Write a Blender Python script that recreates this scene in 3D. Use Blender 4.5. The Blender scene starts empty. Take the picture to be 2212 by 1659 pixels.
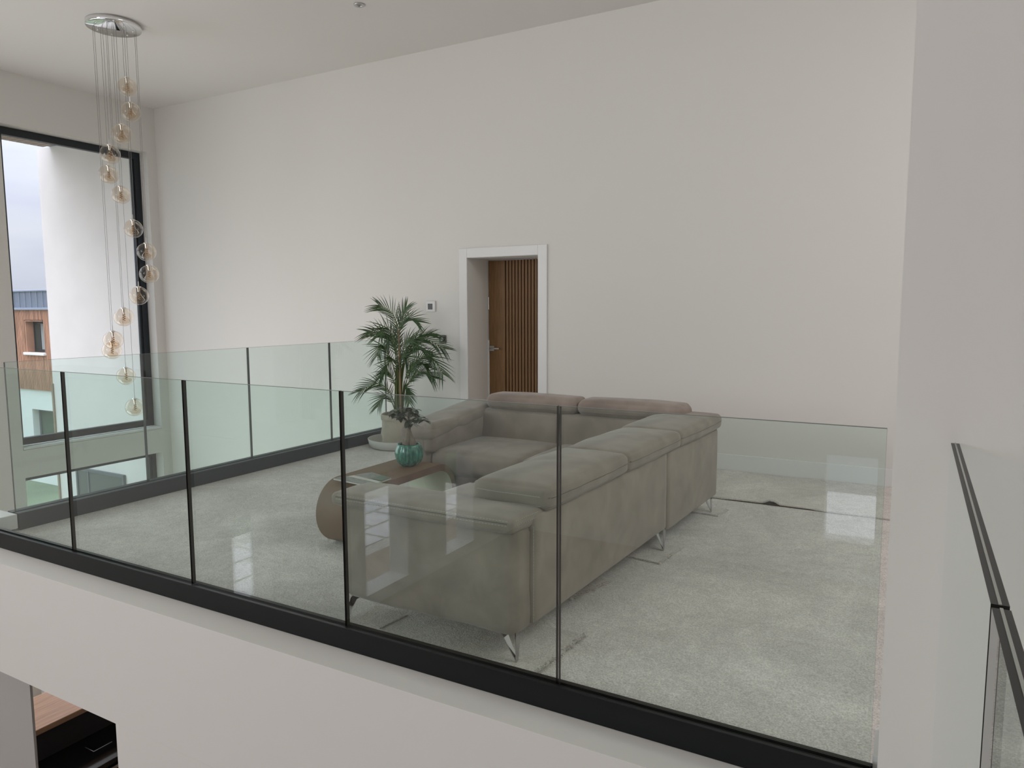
import bpy, bmesh, math, random
from mathutils import Vector, Matrix, noise
random.seed(7)
S = bpy.context.scene
COL = S.collection

# ------------------------------------------------------------------ camera
YAW, PITCH, ROLL = 0.50884, 0.103729, -0.003453
F = Vector((-math.sin(YAW)*math.cos(PITCH), math.cos(YAW)*math.cos(PITCH), -math.sin(PITCH)))
R0 = Vector((math.cos(YAW), math.sin(YAW), 0)); U0 = R0.cross(F)
RR = math.cos(ROLL)*R0 + math.sin(ROLL)*U0; UU = -math.sin(ROLL)*R0 + math.cos(ROLL)*U0
cd = bpy.data.cameras.new('camera'); cam = bpy.data.objects.new('camera', cd); COL.objects.link(cam)
cd.sensor_width = 36; cd.lens = 36*1561.8/2212; cd.clip_start = 0.02; cd.clip_end = 300
M = Matrix((RR, UU, -F)).transposed().to_4x4(); M.translation = Vector((0, 0, 1.43))
cam.matrix_world = M
S.camera = cam

# ------------------------------------------------------------------ view and world
S.view_settings.view_transform = 'Standard'; S.view_settings.look = 'None'
S.view_settings.gamma = 1; S.view_settings.use_curve_mapping = False
S.view_settings.exposure = 0.0
S.cycles.transparent_max_bounces = 32
S.cycles.max_bounces = 10; S.cycles.diffuse_bounces = 6; S.cycles.glossy_bounces = 6
W = bpy.data.worlds.new('overcast'); S.world = W; W.use_nodes = True
nt = W.node_tree; nt.nodes.clear()
def N(t, typ, **kw):
    n = t.nodes.new(typ)
    for k, v in kw.items(): setattr(n, k, v)
    return n
tc = N(nt, 'ShaderNodeTexCoord'); sx = N(nt, 'ShaderNodeSeparateXYZ'); nt.links.new(tc.outputs['Generated'], sx.inputs[0])
mr = N(nt, 'ShaderNodeMapRange'); mr.inputs['From Min'].default_value = 0; mr.inputs['From Max'].default_value = 1
mr.inputs['To Min'].default_value = .86; mr.inputs['To Max'].default_value = 6.4
pw = N(nt, 'ShaderNodeMath', operation='POWER', use_clamp=True); pw.inputs[1].default_value = 1.5; nt.links.new(sx.outputs['Z'], pw.inputs[0]); nt.links.new(pw.outputs[0], mr.inputs['Value'])
mp = N(nt, 'ShaderNodeMapping'); mp.inputs['Scale'].default_value = (2.2, 2.2, 13); nt.links.new(tc.outputs['Generated'], mp.inputs[0])
nz = N(nt, 'ShaderNodeTexNoise'); nz.inputs['Scale'].default_value = 1.3; nz.inputs['Detail'].default_value = 5
nt.links.new(mp.outputs[0], nz.inputs['Vector'])
cr = N(nt, 'ShaderNodeValToRGB'); cr.color_ramp.elements[0].position = .3; cr.color_ramp.elements[0].color = (.66, .69, .88, 1)
cr.color_ramp.elements[1].position = .68; cr.color_ramp.elements[1].color = (.86, .88, .98, 1); nt.links.new(nz.outputs[0], cr.inputs[0])
bg = N(nt, 'ShaderNodeBackground'); nt.links.new(cr.outputs[0], bg.inputs[0])
nt.links.new(mr.outputs[0], bg.inputs[1])
wo = N(nt, 'ShaderNodeOutputWorld'); nt.links.new(bg.outputs[0], wo.inputs[0])

def area(name, loc, direction, sx_, sy_, power, col=(1, 1, 1)):
    l = bpy.data.lights.new(name, 'AREA'); l.shape = 'RECTANGLE'; l.size = sx_; l.size_y = sy_; l.energy = power; l.color = col
    o = bpy.data.objects.new(name, l); COL.objects.link(o); o.location = loc
    o.rotation_euler = Vector(direction).to_track_quat('-Z', 'Y').to_euler(); return o
# added fill lamps brightening the room, standing in for daylight from unseen glazing
area('fill_rear', (-2.8, -8.7, 2.5), (-.25, 1, 0.25), 8.5, 2.9, 28, (1.0, .985, .955))
area('fill_garden_side', (-7.2, -3.2, 2.5), (1, 0.30, 0.22), 6.5, 2.3, 215, (1.0, .99, .97))
area('fill_left', (-8.95, 2.75, 1.0), (1, 0.10, 0.0), 2.6, 2.4, 40, (1.0, .99, .98))
area('fill_left_low', (-8.95, 2.75, -1.9), (1, 0.35, 0.55), 2.6, 2.2, 75, (1.0, .99, .98))  # added low fill to lift the lower left of the room
area('fill_landing_overhead', (1.5, 3.6, 4.05), (-.42, .06, -1), 2.6, 3.0, 108, (1.0, .98, .96))  # added overhead fill out of view; the ceiling has no opening here

# ------------------------------------------------------------------ materials
def mat(name, col, rough=.6, metal=0, bump=None, var=None, spec=None, coat=0, sheen=0, coords='Object'):
    """bump=(scale,strength,dist,detail)  var=(scale, darkfactor, lightfactor, stretch)"""
    m = bpy.data.materials.new(name); m.use_nodes = True; t = m.node_tree
    b = t.nodes['Principled BSDF']; b.inputs['Base Color'].default_value = (*col, 1)
    b.inputs['Roughness'].default_value = rough; b.inputs['Metallic'].default_value = metal
    if spec is not None: b.inputs['Specular IOR Level'].default_value = spec
    if coat: b.inputs['Coat Weight'].default_value = coat; b.inputs['Coat Roughness'].default_value = .05
    if sheen: b.inputs['Sheen Weight'].default_value = sheen; b.inputs['Sheen Roughness'].default_value = .5
    if bump or var:
        c = N(t, 'ShaderNodeTexCoord')
    if var:
        mp = N(t, 'ShaderNodeMapping'); mp.inputs['Scale'].default_value = var[3] if len(var) > 3 else (1, 1, 1)
        t.links.new(c.outputs[coords], mp.inputs[0])
        n = N(t, 'ShaderNodeTexNoise'); n.inputs['Scale'].default_value = var[0]; n.inputs['Detail'].default_value = 6
        n.inputs['Distortion'].default_value = .4
        t.links.new(mp.outputs[0], n.inputs['Vector'])
        r = N(t, 'ShaderNodeValToRGB'); r.color_ramp.elements[0].position = .3; r.color_ramp.elements[1].position = .7
        r.color_ramp.elements[0].color = (*[x*var[1] for x in col], 1); r.color_ramp.elements[1].color = (*[min(1, x*var[2]) for x in col], 1)
        t.links.new(n.outputs[0], r.inputs[0]); t.links.new(r.outputs[0], b.inputs['Base Color'])
    if bump:
        n2 = N(t, 'ShaderNodeTexNoise'); n2.inputs['Scale'].default_value = bump[0]; n2.inputs['Detail'].default_value = bump[3] if len(bump) > 3 else 3
        t.links.new(c.outputs[coords], n2.inputs['Vector'])
        bp = N(t, 'ShaderNodeBump'); bp.inputs['Strength'].default_value = bump[1]; bp.inputs['Distance'].default_value = bump[2]
        t.links.new(n2.outputs[0], bp.inputs['Height']); t.links.new(bp.outputs[0], b.inputs['Normal'])
    return m

def glass(name, tint, ior=1.5):
    m = bpy.data.materials.new(name); m.use_nodes = True; t = m.node_tree; t.nodes.clear()
    g = N(t, 'ShaderNodeNewGeometry'); ma = N(t, 'ShaderNodeMapRange')
    ma.inputs['To Min'].default_value = ior; ma.inputs['To Max'].default_value = 1/ior
    t.links.new(g.outputs['Backfacing'], ma.inputs['Value'])
    fr = N(t, 'ShaderNodeFresnel'); t.links.new(ma.outputs[0], fr.inputs['IOR'])
    tr = N(t, 'ShaderNodeBsdfTransparent'); tr.inputs[0].default_value = (*tint, 1)
    gl = N(t, 'ShaderNodeBsdfGlossy'); gl.inputs['Roughness'].default_value = 0.0; gl.inputs[0].default_value = (1, 1, 1, 1)
    mx = N(t, 'ShaderNodeMixShader'); t.links.new(fr.outputs[0], mx.inputs[0]); t.links.new(tr.outputs[0], mx.inputs[1]); t.links.new(gl.outputs[0], mx.inputs[2])
    o = N(t, 'ShaderNodeOutputMaterial'); t.links.new(mx.outputs[0], o.inputs[0]); return m

WALL = mat('wall_paint', (.72, .705, .675), .75, bump=(180, .08, .001, 2))
CEIL = mat('ceiling_paint', (.70, .685, .665), .8)
TRIM = mat('white_satin_paint', (.76, .755, .75), .38)
BLACK = mat('black_powder_coat', (.005, .006, .007), .38, spec=.3)
FRAME = mat('anthracite_frame', (.010, .014, .020), .5)
GLASS = glass('balustrade_glass', (.925, .978, .962))
WGLASS = glass('window_glass', (.97, .985, .98))
GEDGE = mat('glass_edge', (.014, .013, .012), .35, spec=.3)
GLINE = mat('glass_interlayer', (.30, .32, .29), .3)
SUEDE = mat('taupe_suede', (.272, .226, .196), .95, bump=(260, .25, .002, 4), var=(5.5, .80, 1.20), sheen=.25, spec=.2)
STITCH = mat('pale_stitching', (.42, .40, .36), .8)
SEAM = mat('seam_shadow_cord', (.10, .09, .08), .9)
CHROME = mat('chrome', (.82, .82, .83), .06, 1)
STEEL = mat('brushed_steel', (.55, .55, .55), .3, 1)
TABLE = mat('mocha_lacquer', (.170, .102, .058), .6, var=(2.2, .88, 1.1))
TEDGE = mat('walnut_edge', (.175, .105, .078), .45, var=(6, .75, 1.2, (14, 1.4, 3)))
CREAM = mat('cream_lacquer', (.47, .47, .38), .5)
OAK = mat('oak_door', (.205, .105, .036), .5, var=(9, .8, 1.2, (9, 9, .6)))
GROOVE = mat('dark_groove', (.045, .013, .006), .8)
FELT = mat('beige_felt', (.46, .40, .33), .95, bump=(60, .5, .006, 4), var=(7, .88, 1.08))
TRAYM = mat('pale_grey_tray', (.55, .53, .50), .6)
LEAF = mat('palm_leaf', (.030, .070, .018), .5, var=(7, .6, 1.7))
STEM = mat('palm_stem', (.12, .16, .05), .55)
STAKE = mat('bamboo_stake', (.33, .22, .14), .7)
SOIL = mat('potting_soil', (.035, .025, .018), 1, bump=(80, 1, .01))
BARK = mat('ficus_bark', (.24, .19, .15), .8, bump=(40, .6, .004), var=(14, .6, 1.2))
DLEAF = mat('ficus_leaf', (.018, .035, .016), .28, var=(9, .7, 1.6))
WHITEP = mat('white_plastic', (.74, .74, .74), .4)
SCREEN = mat('grey_screen', (.10, .105, .11), .25)
AMBER = glass('amber_glass', (.945, .895, .835), 1.5)
FILA = mat('amber_core', (.50, .36, .24), .2, .6)
CORD = mat('steel_cord', (.26, .25, .24), .4, .6)
STUCCO = mat('stucco_render', (.88, .815, .775), .95, bump=(90, .3, .004, 4), var=(2, .96, 1.03))
WSTUCCO = mat('white_render', (.80, .79, .76), .95, bump=(90, .3, .004, 4))
ZINC = mat('zinc_cladding', (.17, .20, .26), .45, .2, var=(1.5, .9, 1.1))
CEDAR = mat('cedar_batten', (.46, .235, .145), .7, var=(1.2, .6, 1.35, (9, 1, 1)))
CEDARD = mat('cedar_shadow_board', (.12, .06, .035), .9)
SOFFW = mat('soffit_board', (.30, .225, .185), .7, var=(3, .8, 1.2, (8, 1, 1)))
LAWN = mat('lawn', (.155, .185, .115), 1, bump=(30, 1, .03), var=(.8, .75, 1.25), coords='Object')
GRAVEL = mat('gravel', (.74, .71, .61), 1, bump=(45, .7, .02, 5), var=(16, .45, 1.3))
SLAB = mat('paving_slab_stone', (.82, .81, .78), .8, var=(3, .93, 1.05))
WOODTOP = mat('oak_worktop', (.46, .27, .17), .28, var=(5, .75, 1.15, (7, .6, 1)))
DCAB = mat('dark_cabinet', (.030, .026, .027), .55)
GLOSSB = mat('black_glass_worktop', (.004, .004, .004), .08)
OAKFL = mat('oak_floor', (.33, .24, .16), .5, var=(3, .85, 1.15, (1, 6, 1)))

# carpet: pile relief plus brushed patches
def carpet(name, col):
    m = bpy.data.materials.new(name); m.use_nodes = True; t = m.node_tree; b = t.nodes['Principled BSDF']
    b.inputs['Roughness'].default_value = 1; b.inputs['Specular IOR Level'].default_value = .1
    b.inputs['Sheen Weight'].default_value = .3; b.inputs['Sheen Roughness'].default_value = .6
    c = N(t, 'ShaderNodeTexCoord')
    n1 = N(t, 'ShaderNodeTexNoise'); n1.inputs['Scale'].default_value = 1.7; n1.inputs['Detail'].default_value = 7; n1.inputs['Roughness'].default_value = .62; n1.inputs['Distortion'].default_value = .8
    n2 = N(t, 'ShaderNodeTexNoise'); n2.inputs['Scale'].default_value = 170; n2.inputs['Detail'].default_value = 2
    n3 = N(t, 'ShaderNodeTexNoise'); n3.inputs['Scale'].default_value = 7; n3.inputs['Detail'].default_value = 5; n3.inputs['Distortion'].default_value = 2.2
    for n in (n1, n2, n3): t.links.new(c.outputs['Object'], n.inputs['Vector'])
    def ramp(src, a, b_, lo, hi):
        r = N(t, 'ShaderNodeMapRange'); r.inputs['From Min'].default_value = a; r.inputs['From Max'].default_value = b_
        r.inputs['To Min'].default_value = lo; r.inputs['To Max'].default_value = hi; t.links.new(src, r.inputs['Value']); return r.outputs[0]
    a = ramp(n1.outputs[0], .35, .65, .86, 1.10); d = ramp(n2.outputs[0], .3, .7, .72, 1.25); e = ramp(n3.outputs[0], .35, .65, .93, 1.055)
    m1 = N(t, 'ShaderNodeMath', operation='MULTIPLY'); t.links.new(a, m1.inputs[0]); t.links.new(d, m1.inputs[1])
    m2 = N(t, 'ShaderNodeMath', operation='MULTIPLY'); t.links.new(m1.outputs[0], m2.inputs[0]); t.links.new(e, m2.inputs[1])
    v = N(t, 'ShaderNodeVectorMath', operation='SCALE'); v.inputs[0].default_value = col; t.links.new(m2.outputs[0], v.inputs['Scale'])
    t.links.new(v.outputs[0], b.inputs['Base Color'])
    bp = N(t, 'ShaderNodeBump'); bp.inputs['Strength'].default_value = .8; bp.inputs['Distance'].default_value = .006
    ad = N(t, 'ShaderNodeMath', operation='MULTIPLY_ADD'); ad.inputs[1].default_value = 2.0
    t.links.new(n3.outputs[0], ad.inputs[0]); t.links.new(n2.outputs[0], ad.inputs[2])
    t.links.new(ad.outputs[0], bp.inputs['Height']); t.links.new(bp.outputs[0], b.inputs['Normal'])
    return m
CARPET = carpet('grey_carpet', (.66, .615, .59))
CARPETB = carpet('grey_carpet_offcut', (.64, .585, .55))

# ------------------------------------------------------------------ geometry helpers
def box(bm, a, b, mi=0):
    x0, y0, z0 = a; x1, y1, z1 = b
    v = [bm.verts.new(p) for p in ((x0,y0,z0),(x1,y0,z0),(x1,y1,z0),(x0,y1,z0),(x0,y0,z1),(x1,y0,z1),(x1,y1,z1),(x0,y1,z1))]
    fs = []
    for q in ((0,3,2,1),(4,5,6,7),(0,1,5,4),(1,2,6,5),(2,3,7,6),(3,0,4,7)):
        f = bm.faces.new([v[i] for i in q]); f.material_index = mi; fs.append(f)
    return v, fs
def B(*boxes):
    bm = bmesh.new()
    for q in boxes: box(bm, q[0], q[1], q[2] if len(q) > 2 else 0)
    return bm
def bevel(bm, w, seg=2):
    bmesh.ops.bevel(bm, geom=list(bm.edges), offset=w, segments=seg, affect='EDGES', profile=.5); return bm
def tube(bm, pts, rad, seg=8, mi=0, cap=True):
    pts = [Vector(p) for p in pts]; n = len(pts); rings = []
    r = rad if isinstance(rad, (list, tuple)) else [rad]*n
    up = Vector((0, 0, 1))
    for i, p in enumerate(pts):
        d = (pts[min(i+1, n-1)] - pts[max(i-1, 0)]).normalized()
        a = d.cross(up if abs(d.z) < .95 else Vector((1, 0, 0))).normalized(); b = d.cross(a)
        rings.append([bm.verts.new(p + (a*math.cos(2*math.pi*k/seg) + b*math.sin(2*math.pi*k/seg))*r[i]) for k in range(seg)])
    for i in range(n-1):
        for k in range(seg):
            f = bm.faces.new((rings[i][k], rings[i][(k+1) % seg], rings[i+1][(k+1) % seg], rings[i+1][k])); f.material_index = mi; f.smooth = True
    if cap:
        for rg in (rings[0], rings[-1]):
            try: f = bm.faces.new(rg); f.material_index = mi
            except ValueError: pass
def lathe(bm, prof, c, seg=32, fn=None, mi=0):
    rings = []
    for (r, z) in prof:
        ring = []
        for k in range(seg):
            a = 2*math.pi*k/seg; rr = r if fn is None else fn(r, z, a)
            ring.append(bm.verts.new((c[0]+rr*math.cos(a), c[1]+rr*math.sin(a), c[2]+z)))
        rings.append(ring)
    for i in range(len(rings)-1):
        for k in range(seg):
            f = bm.faces.new((rings[i][k], rings[i][(k+1) % seg], rings[i+1][(k+1) % seg], rings[i+1][k])); f.smooth = True; f.material_index = mi
    for rg in (rings[0], rings[-1]):
        try: bm.faces.new(rg).material_index = mi
        except ValueError: pass
def wp(o):
    p = Vector((0, 0, 0))
    while o: p += o.location; o = o.parent
    return p
def obj(name, bm, m, parent=None, label=None, smooth=False, kind=None):
    bmesh.ops.recalc_face_normals(bm, faces=bm.faces)
    me = bpy.data.meshes.new(name)
    lo = Vector([min(v.co[i] for v in bm.verts) for i in range(3)]); hi = Vector([max(v.co[i] for v in bm.verts) for i in range(3)])
    c = (lo+hi)/2
    for v in bm.verts: v.co -= c
    if smooth:
        for f in bm.faces: f.smooth = True
    bm.to_mesh(me); bm.free()
    for q in (m if isinstance(m, (list, tuple)) else [m]): me.materials.append(q)
    o = bpy.data.objects.new(name, me); COL.objects.link(o)
    o.location = c - (wp(parent) if parent else Vector((0, 0, 0)))
    if parent: o.parent = parent
    if label: o['label'] = label
    if kind: o['kind'] = kind
    return o
def thing(name, label, cat, loc, group=None):
    o = bpy.data.objects.new(name, None); COL.objects.link(o); o.location = loc; o.empty_display_size = .1
    o['label'] = label; o['category'] = cat
    if group: o['group'] = group
    return o
def struct(name, bm, m, parent=None, label=None, **k):
    o = obj(name, bm, m, parent, **k)
    if not parent: o['kind'] = 'structure'
    if label: o['label'] = label
    return o
def empty_struct(name, loc, label=None):
    o = bpy.data.objects.new(name, None); COL.objects.link(o); o.location = loc; o['kind'] = 'structure'; o.empty_display_size = .1
    if label: o['label'] = label
    return o
def wall_with_holes(axis, c0, c1, u0, u1, z0, z1, holes):
    """wall between planes c0..c1 on axis ('x' or 'y'), spanning u0..u1, z0..z1; holes=(ua,ub,za,zb)"""
    us = sorted({u0, u1, *[h[0] for h in holes], *[h[1] for h in holes]}); zs = sorted({z0, z1, *[h[2] for h in holes], *[h[3] for h in holes]})
    bm = bmesh.new()
    def P(s, u, z): return (s, u, z) if axis == 'x' else (u, s, z)
    def solid(i, k):
        if i < 0 or k < 0 or i >= len(us)-1 or k >= len(zs)-1: return False
        uc, zc = (us[i]+us[i+1])/2, (zs[k]+zs[k+1])/2
        return not any(h[0] < uc < h[1] and h[2] < zc < h[3] for h in holes)
    vd = {}
    def V(s, i, k):
        key = (s, i, k)
        if key not in vd: vd[key] = bm.verts.new(P((c0, c1)[s], us[i], zs[k]))
        return vd[key]
    for i in range(len(us)-1):
        for k in range(len(zs)-1):
            if not solid(i, k): continue
            bm.faces.new((V(0,i,k), V(0,i+1,k), V(0,i+1,k+1), V(0,i,k+1))); bm.faces.new((V(1,i,k), V(1,i,k+1), V(1,i+1,k+1), V(1,i+1,k)))
            if not solid(i-1, k): bm.faces.new((V(0,i,k), V(0,i,k+1), V(1,i,k+1), V(1,i,k)))
            if not solid(i+1, k): bm.faces.new((V(0,i+1,k), V(1,i+1,k), V(1,i+1,k+1), V(0,i+1,k+1)))
            if not solid(i, k-1): bm.faces.new((V(0,i,k), V(1,i,k), V(1,i+1,k), V(0,i+1,k)))
            if not solid(i, k+1): bm.faces.new((V(0,i,k+1), V(0,i+1,k+1), V(1,i+1,k+1), V(1,i,k+1)))
    return bm

# ------------------------------------------------------------------ room shell
ZC, ZG, YB, XL = 4.10, -3.30, 6.41, -9.05
struct('ceiling', B(((-9.5, -9.3, ZC), (3.4, 7.1, ZC+.25))), CEIL)
bb = wall_with_holes('y', YB, YB+.62, XL-.4, 3.3, ZG, ZC, [(-4.096, -3.275, 0.0, 1.953)])
struct('wall_back', bb, WALL)
struct('wall_left', wall_with_holes('x', XL-.4, XL, 1.2, YB, ZG, ZC, [(4.49, 6.272, -.20, 3.52), (4.49, 6.272, -3.2, -.53), (1.45, 4.15, -.20, 3.52), (1.45, 4.15, -3.2, -.53)]), WALL)
struct('wall_garden', wall_with_holes('x', -7.8, -7.4, -9.0, 1.2, ZG, ZC,
       [(-7.28, -6.33, -3.1, -1.2), (-5.18, -4.1, -3.1, -1.2), (-2.22, -1.6, -3.1, -1.2), (-.3, .8, -3.1, -1.2), (-7.3, -.4, 1.6, 3.7)]), WALL)
struct('wall_return', B(((XL-.4, .8, ZG), (-7.8, 1.2, ZC))), WALL)
struct('wall_rear', wall_with_holes('y', -9.4, -9.0, -7.8, 3.3, ZG, ZC, [(-7.0, 2.6, .2, 3.8), (-1.25, -.45, -2.6, -1.1)]), WALL)
struct('wall_right', B(((3.0, -9.0, ZG), (3.3, 6.41, ZC))), WALL)
# pale end wall beside the near balustrade
struct('wall_end', B(((-.035, 2.05, -.65), (.262, 2.42, ZC))), WALL)
struct('baseboard_end', B(((-.052, 2.262, .003), (-.0352, 2.42, .12))), TRIM)

# mezzanine slab, bulkhead below the near balustrade and the wall under it
struct('floor', B(((-5.20, 2.19, -.30), (3.0, YB, 0)), ((.12, -9.0, -.30), (3.0, 2.19, 0))), CARPET)
bm = B(((-5.30, 2.042, -.65), (-.035, 2.19, .012)), ((-5.30, 2.19, -.65), (-5.201, YB, .0)), ((-5.30, 6.0, -.65), (3.0, YB-.002, -.301)))
struct('wall_bulkhead', bm, WALL)
bm = B(((-3.441, 2.042, ZG), (3.0, 2.25, -.6505)))
struct('wall_front', bm, WALL)
struct('trim_1', bevel(B(((-5.31, 2.05, .013), (-5.06, 2.445, .11))), .004), TRIM, label='low white upstand where the far balustrade ends')
struct('wall_landing_edge', B(((.11, -9.0, -.65), (.14, 2.04, -.002))), WALL)
struct('ground_floor', B(((-9.05, -9.0, ZG-.1), (3.0, YB, ZG))), OAKFL)

# baseboards
struct('baseboard_back', bevel(B(((-3.17, YB-.016, .002), (2.99, YB-.0005, .15))), .004), TRIM)
struct('baseboard_left', bevel(B(((-5.05, YB-.016, .002), (-4.2, YB-.0005, .15))), .004), TRIM)

# ------------------------------------------------------------------ windows in the left wall
def framed_window(name, x, y0, y1, z0, z1, fw, label):
    r = empty_struct(name, (x, (y0+y1)/2, z0), label)
    obj('frame', B(((x-.035, y0, z0), (x+.035, y1, z0+fw)), ((x-.035, y0, z1-fw), (x+.035, y1, z1)),
                   ((x-.035, y0, z0+fw), (x+.035, y0+fw, z1-fw)), ((x-.035, y1-fw, z0+fw), (x+.035, y1, z1-fw))), FRAME, r)
    obj('glazing_bead', B(((x-.02, y1-fw-.03, z0+fw), (x+.02, y1-fw, z1-fw))), FRAME, r)
    obj('pane', B(((x-.012, y0+fw-.005, z0+fw-.005), (x+.012, y1-fw+.005, z1-fw+.005))), WGLASS, r)
    return r
framed_window('window_1', -9.24, 4.495, 6.268, -.165, 3.517, .085, 'tall fixed window with slim black frame')
framed_window('window_2', -9.24, 4.495, 6.268, -3.195, -.535, .06, 'lower window with black frame below the white band')
struct('trim_2', bevel(B(((-9.2, 4.495, -.197), (-9.045, 6.268, -.168))), .006), TRIM, label='white window sill')

# ------------------------------------------------------------------ door in the back wall
d1 = empty_struct('door_1', (-3.69, 6.82, 0), 'oak door with vertical slats set deep in the white wall')
LY = 6.82
obj('panel', B(((-4.09, LY+.012, .01), (-3.28, LY+.05, 1.948))), GROOVE, d1)
obj('stile', bevel(B(((-4.088, LY-.004, .01), (-3.885, LY+.012, 1.948))), .002, 1), OAK, d1, label='plain oak strip beside the slats')
sl0 = None
x = -3.872
while x < -3.30:
    s = obj('slat', bevel(B(((x, LY-.004, .01), (x+.028, LY+.012, 1.948))), .002, 1), OAK, d1)
    x += .0385
h = obj('handle', bevel(B(((-4.075, LY-.018, .972), (-4.02, LY-.0045, 1.027))), .003, 1), STEEL, d1, label='brushed steel lever handle')
bm = bmesh.new(); tube(bm, [(-4.05, LY-.014, 1.0), (-4.05, LY-.055, 1.0), (-3.93, LY-.058, 1.0)], .010, 10)
obj('lever', bm, STEEL, h)
obj('hinge', bevel(B(((-4.094, LY-.022, 1.42), (-4.080, LY-.005, 1.56))), .003, 1), CHROME, d1)
obj('edge_strip', B(((-4.094, LY-.02, .02), (-4.082, LY-.005, 1.09))), TRIM, d1, label='pale strip along the lower door edge')
# architrave
struct('trim_3', bevel(B(((-4.195, YB-.018, .002), (-4.098, YB-.0005, 2.052)), ((-3.273, YB-.018, .002), (-3.174, YB-.0005, 2.052)),
                  ((-4.098, YB-.018, 1.955), (-3.273, YB-.0005, 2.052))), .003, 1), TRIM, label='flat white architrave round the oak door')

# ------------------------------------------------------------------ balustrades
def panel(parent, a, b, axis, clear_end=False):
    """laminated toughened glass panel from a to b; axis = thickness axis index"""
    bm = bmesh.new(); v, fs = box(bm, a, b)
    bm.normal_update()
    for f in fs:
        if abs(f.normal[axis]) < .5 and not (clear_end and f.normal[1] > .5): f.material_index = 1
    p = obj('glass_panel', bm, [GLASS, GEDGE], parent)
    c = (a[axis]+b[axis])/2; e = .0016; lo = list(a); hi = list(b); lo[axis] = c-e; hi[axis] = c+e
    z1 = b[2]
    lo2 = lo[:]; lo2[2] = z1; hi2 = hi[:]; hi2[2] = z1+.0012
    obj('interlayer', B((tuple(lo2), tuple(hi2))), GLINE, p, label='pale laminate line on the glass edge')
    return p
nb = thing('near_glass_balustrade', 'frameless glass balustrade with black base channel in front of the sofa', 'balustrade', (-2.6, 2.212, .012), 'frameless glass balustrades')
xs = [-5.02, -4.01, -3.01, -2.03, -1.05, -.056]
ch = bevel(B(((-5.1, 2.184, .0125), (-.05, 2.2005, .108)), ((-5.1, 2.226, .0125), (-.05, 2.242, .108)), ((-5.1, 2.2005, .0125), (-.05, 2.226, .05))), .0015, 1)
obj('base_channel', ch, BLACK, nb, label='black base channel')
obj('gasket', B(((-5.1, 2.2015, .075), (-.056, 2.2032, .1085)), ((-5.1, 2.2212, .075), (-.056, 2.225, .1085))), GEDGE, nb)
panel(nb, (-5.10, 2.2035, .052), (-4.016, 2.221, 1.10), 1)
for a, b in zip(xs[1:], xs[2:]): panel(nb, (a+.005, 2.2035, .052), (b-.005 if b < -.1 else b, 2.221, 1.10), 1)
fb = thing('far_glass_balustrade', 'frameless glass balustrade with dark base channel between carpet and tall window', 'balustrade', (-5.12, 4.4, 0), 'frameless glass balustrades')
obj('base_channel', bevel(B(((-5.19, 2.452, .001), (-5.132, 6.39, .112)), ((-5.108, 2.452, .001), (-5.055, 6.39, .112)), ((-5.132, 2.452, .001), (-5.108, 6.39, .05))), .0015, 1), mat('dark_grey_channel', (.030, .040, .052), .5, spec=.3), fb, label='dark grey base channel')
ys = [2.46, 3.41, 4.412, 5.426, 6.30]
for a, b in zip(ys, ys[1:]): panel(fb, (-5.129, a+.005, .052), (-5.111, b-.005, 1.098), 0)
rb = thing('landing_glass_balustrade', 'glass balustrade close by on the right ending at the pale wall', 'balustrade', (.097, .5, 0), 'frameless glass balustrades')
obj('base_channel', B(((.075, -3.0, -.05), (.087, 2.04, .10)), ((.106, -3.0, .002), (.119, 2.04, .10))), BLACK, rb)
for a, b in ((.941, 2.044), (-.16, .929), (-1.27, -.172)): panel(rb, (.0875, a, .0), (.1055, b, 1.10), 0, b > 2)

# ------------------------------------------------------------------ sofa
def grid_cushion(c, h, r, n=(14, 14, 8), puff=(0, 0, .02), wr=.0, seed=0, fn=None, taper=None):
    """soft rounded block: centre c, half sizes h, corner radius r, puff on each axis, wrinkle amount wr"""
    bm = bmesh.new(); vd = {}
    def par(i, nn):  # denser near the ends
        t = i/nn; return math.sin((t-.5)*math.pi)*.55 + (2*t-1)*.45
    sd = Vector((seed*3.1, seed*1.7, seed*.9))
    def V(i, j, k):
        if (i, j, k) in vd: return vd[(i, j, k)]
        p = [par(i, n[0]), par(j, n[1]), par(k, n[2])]
        q = []; w = []
        for a in range(3):
            e = p[a]*h[a]; cl = max(-(h[a]-r), min(h[a]-r, e)); q.append(cl); w.append(e-cl)
        wv = Vector(w)
        pos = Vector(q) + (wv.normalized()*r if wv.length > 1e-6 else Vector())
        for a in range(3):
            o1, o2 = (a+1) % 3, (a+2) % 3
            s = max(0, 1-(p[o1]**2))*max(0, 1-(p[o2]**2))
            pos[a] += puff[a]*p[a]*s**.6
        if wr:
            nv = noise.noise((pos+sd)*7.0)*wr + noise.noise((pos+sd)*19)*wr*.35
            pos += pos.normalized()*nv
        if fn: pos = fn(pos)
        vd[(i, j, k)] = bm.verts.new(Vector(c)+pos); return vd[(i, j, k)]
    a, b, c_ = n
    for i in range(a):
        for j in range(b):
            bm.faces.new((V(i,j,0), V(i,j+1,0), V(i+1,j+1,0), V(i+1,j,0))); bm.faces.new((V(i,j,c_), V(i+1,j,c_), V(i+1,j+1,c_), V(i,j+1,c_)))
    for i in range(a):
        for k in range(c_):
            bm.faces.new((V(i,0,k), V(i+1,0,k), V(i+1,0,k+1), V(i,0,k+1))); bm.faces.new((V(i,b,k), V(i,b,k+1), V(i+1,b,k+1), V(i+1,b,k)))
    for j in range(b):
        for k in range(c_):
            bm.faces.new((V(0,j,k), V(0,j,k+1), V(0,j+1,k+1), V(0,j+1,k))); bm.faces.new((V(a,j,k), V(a,j+1,k), V(a,j+1,k+1), V(a,j,k+1)))
    return bm
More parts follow.
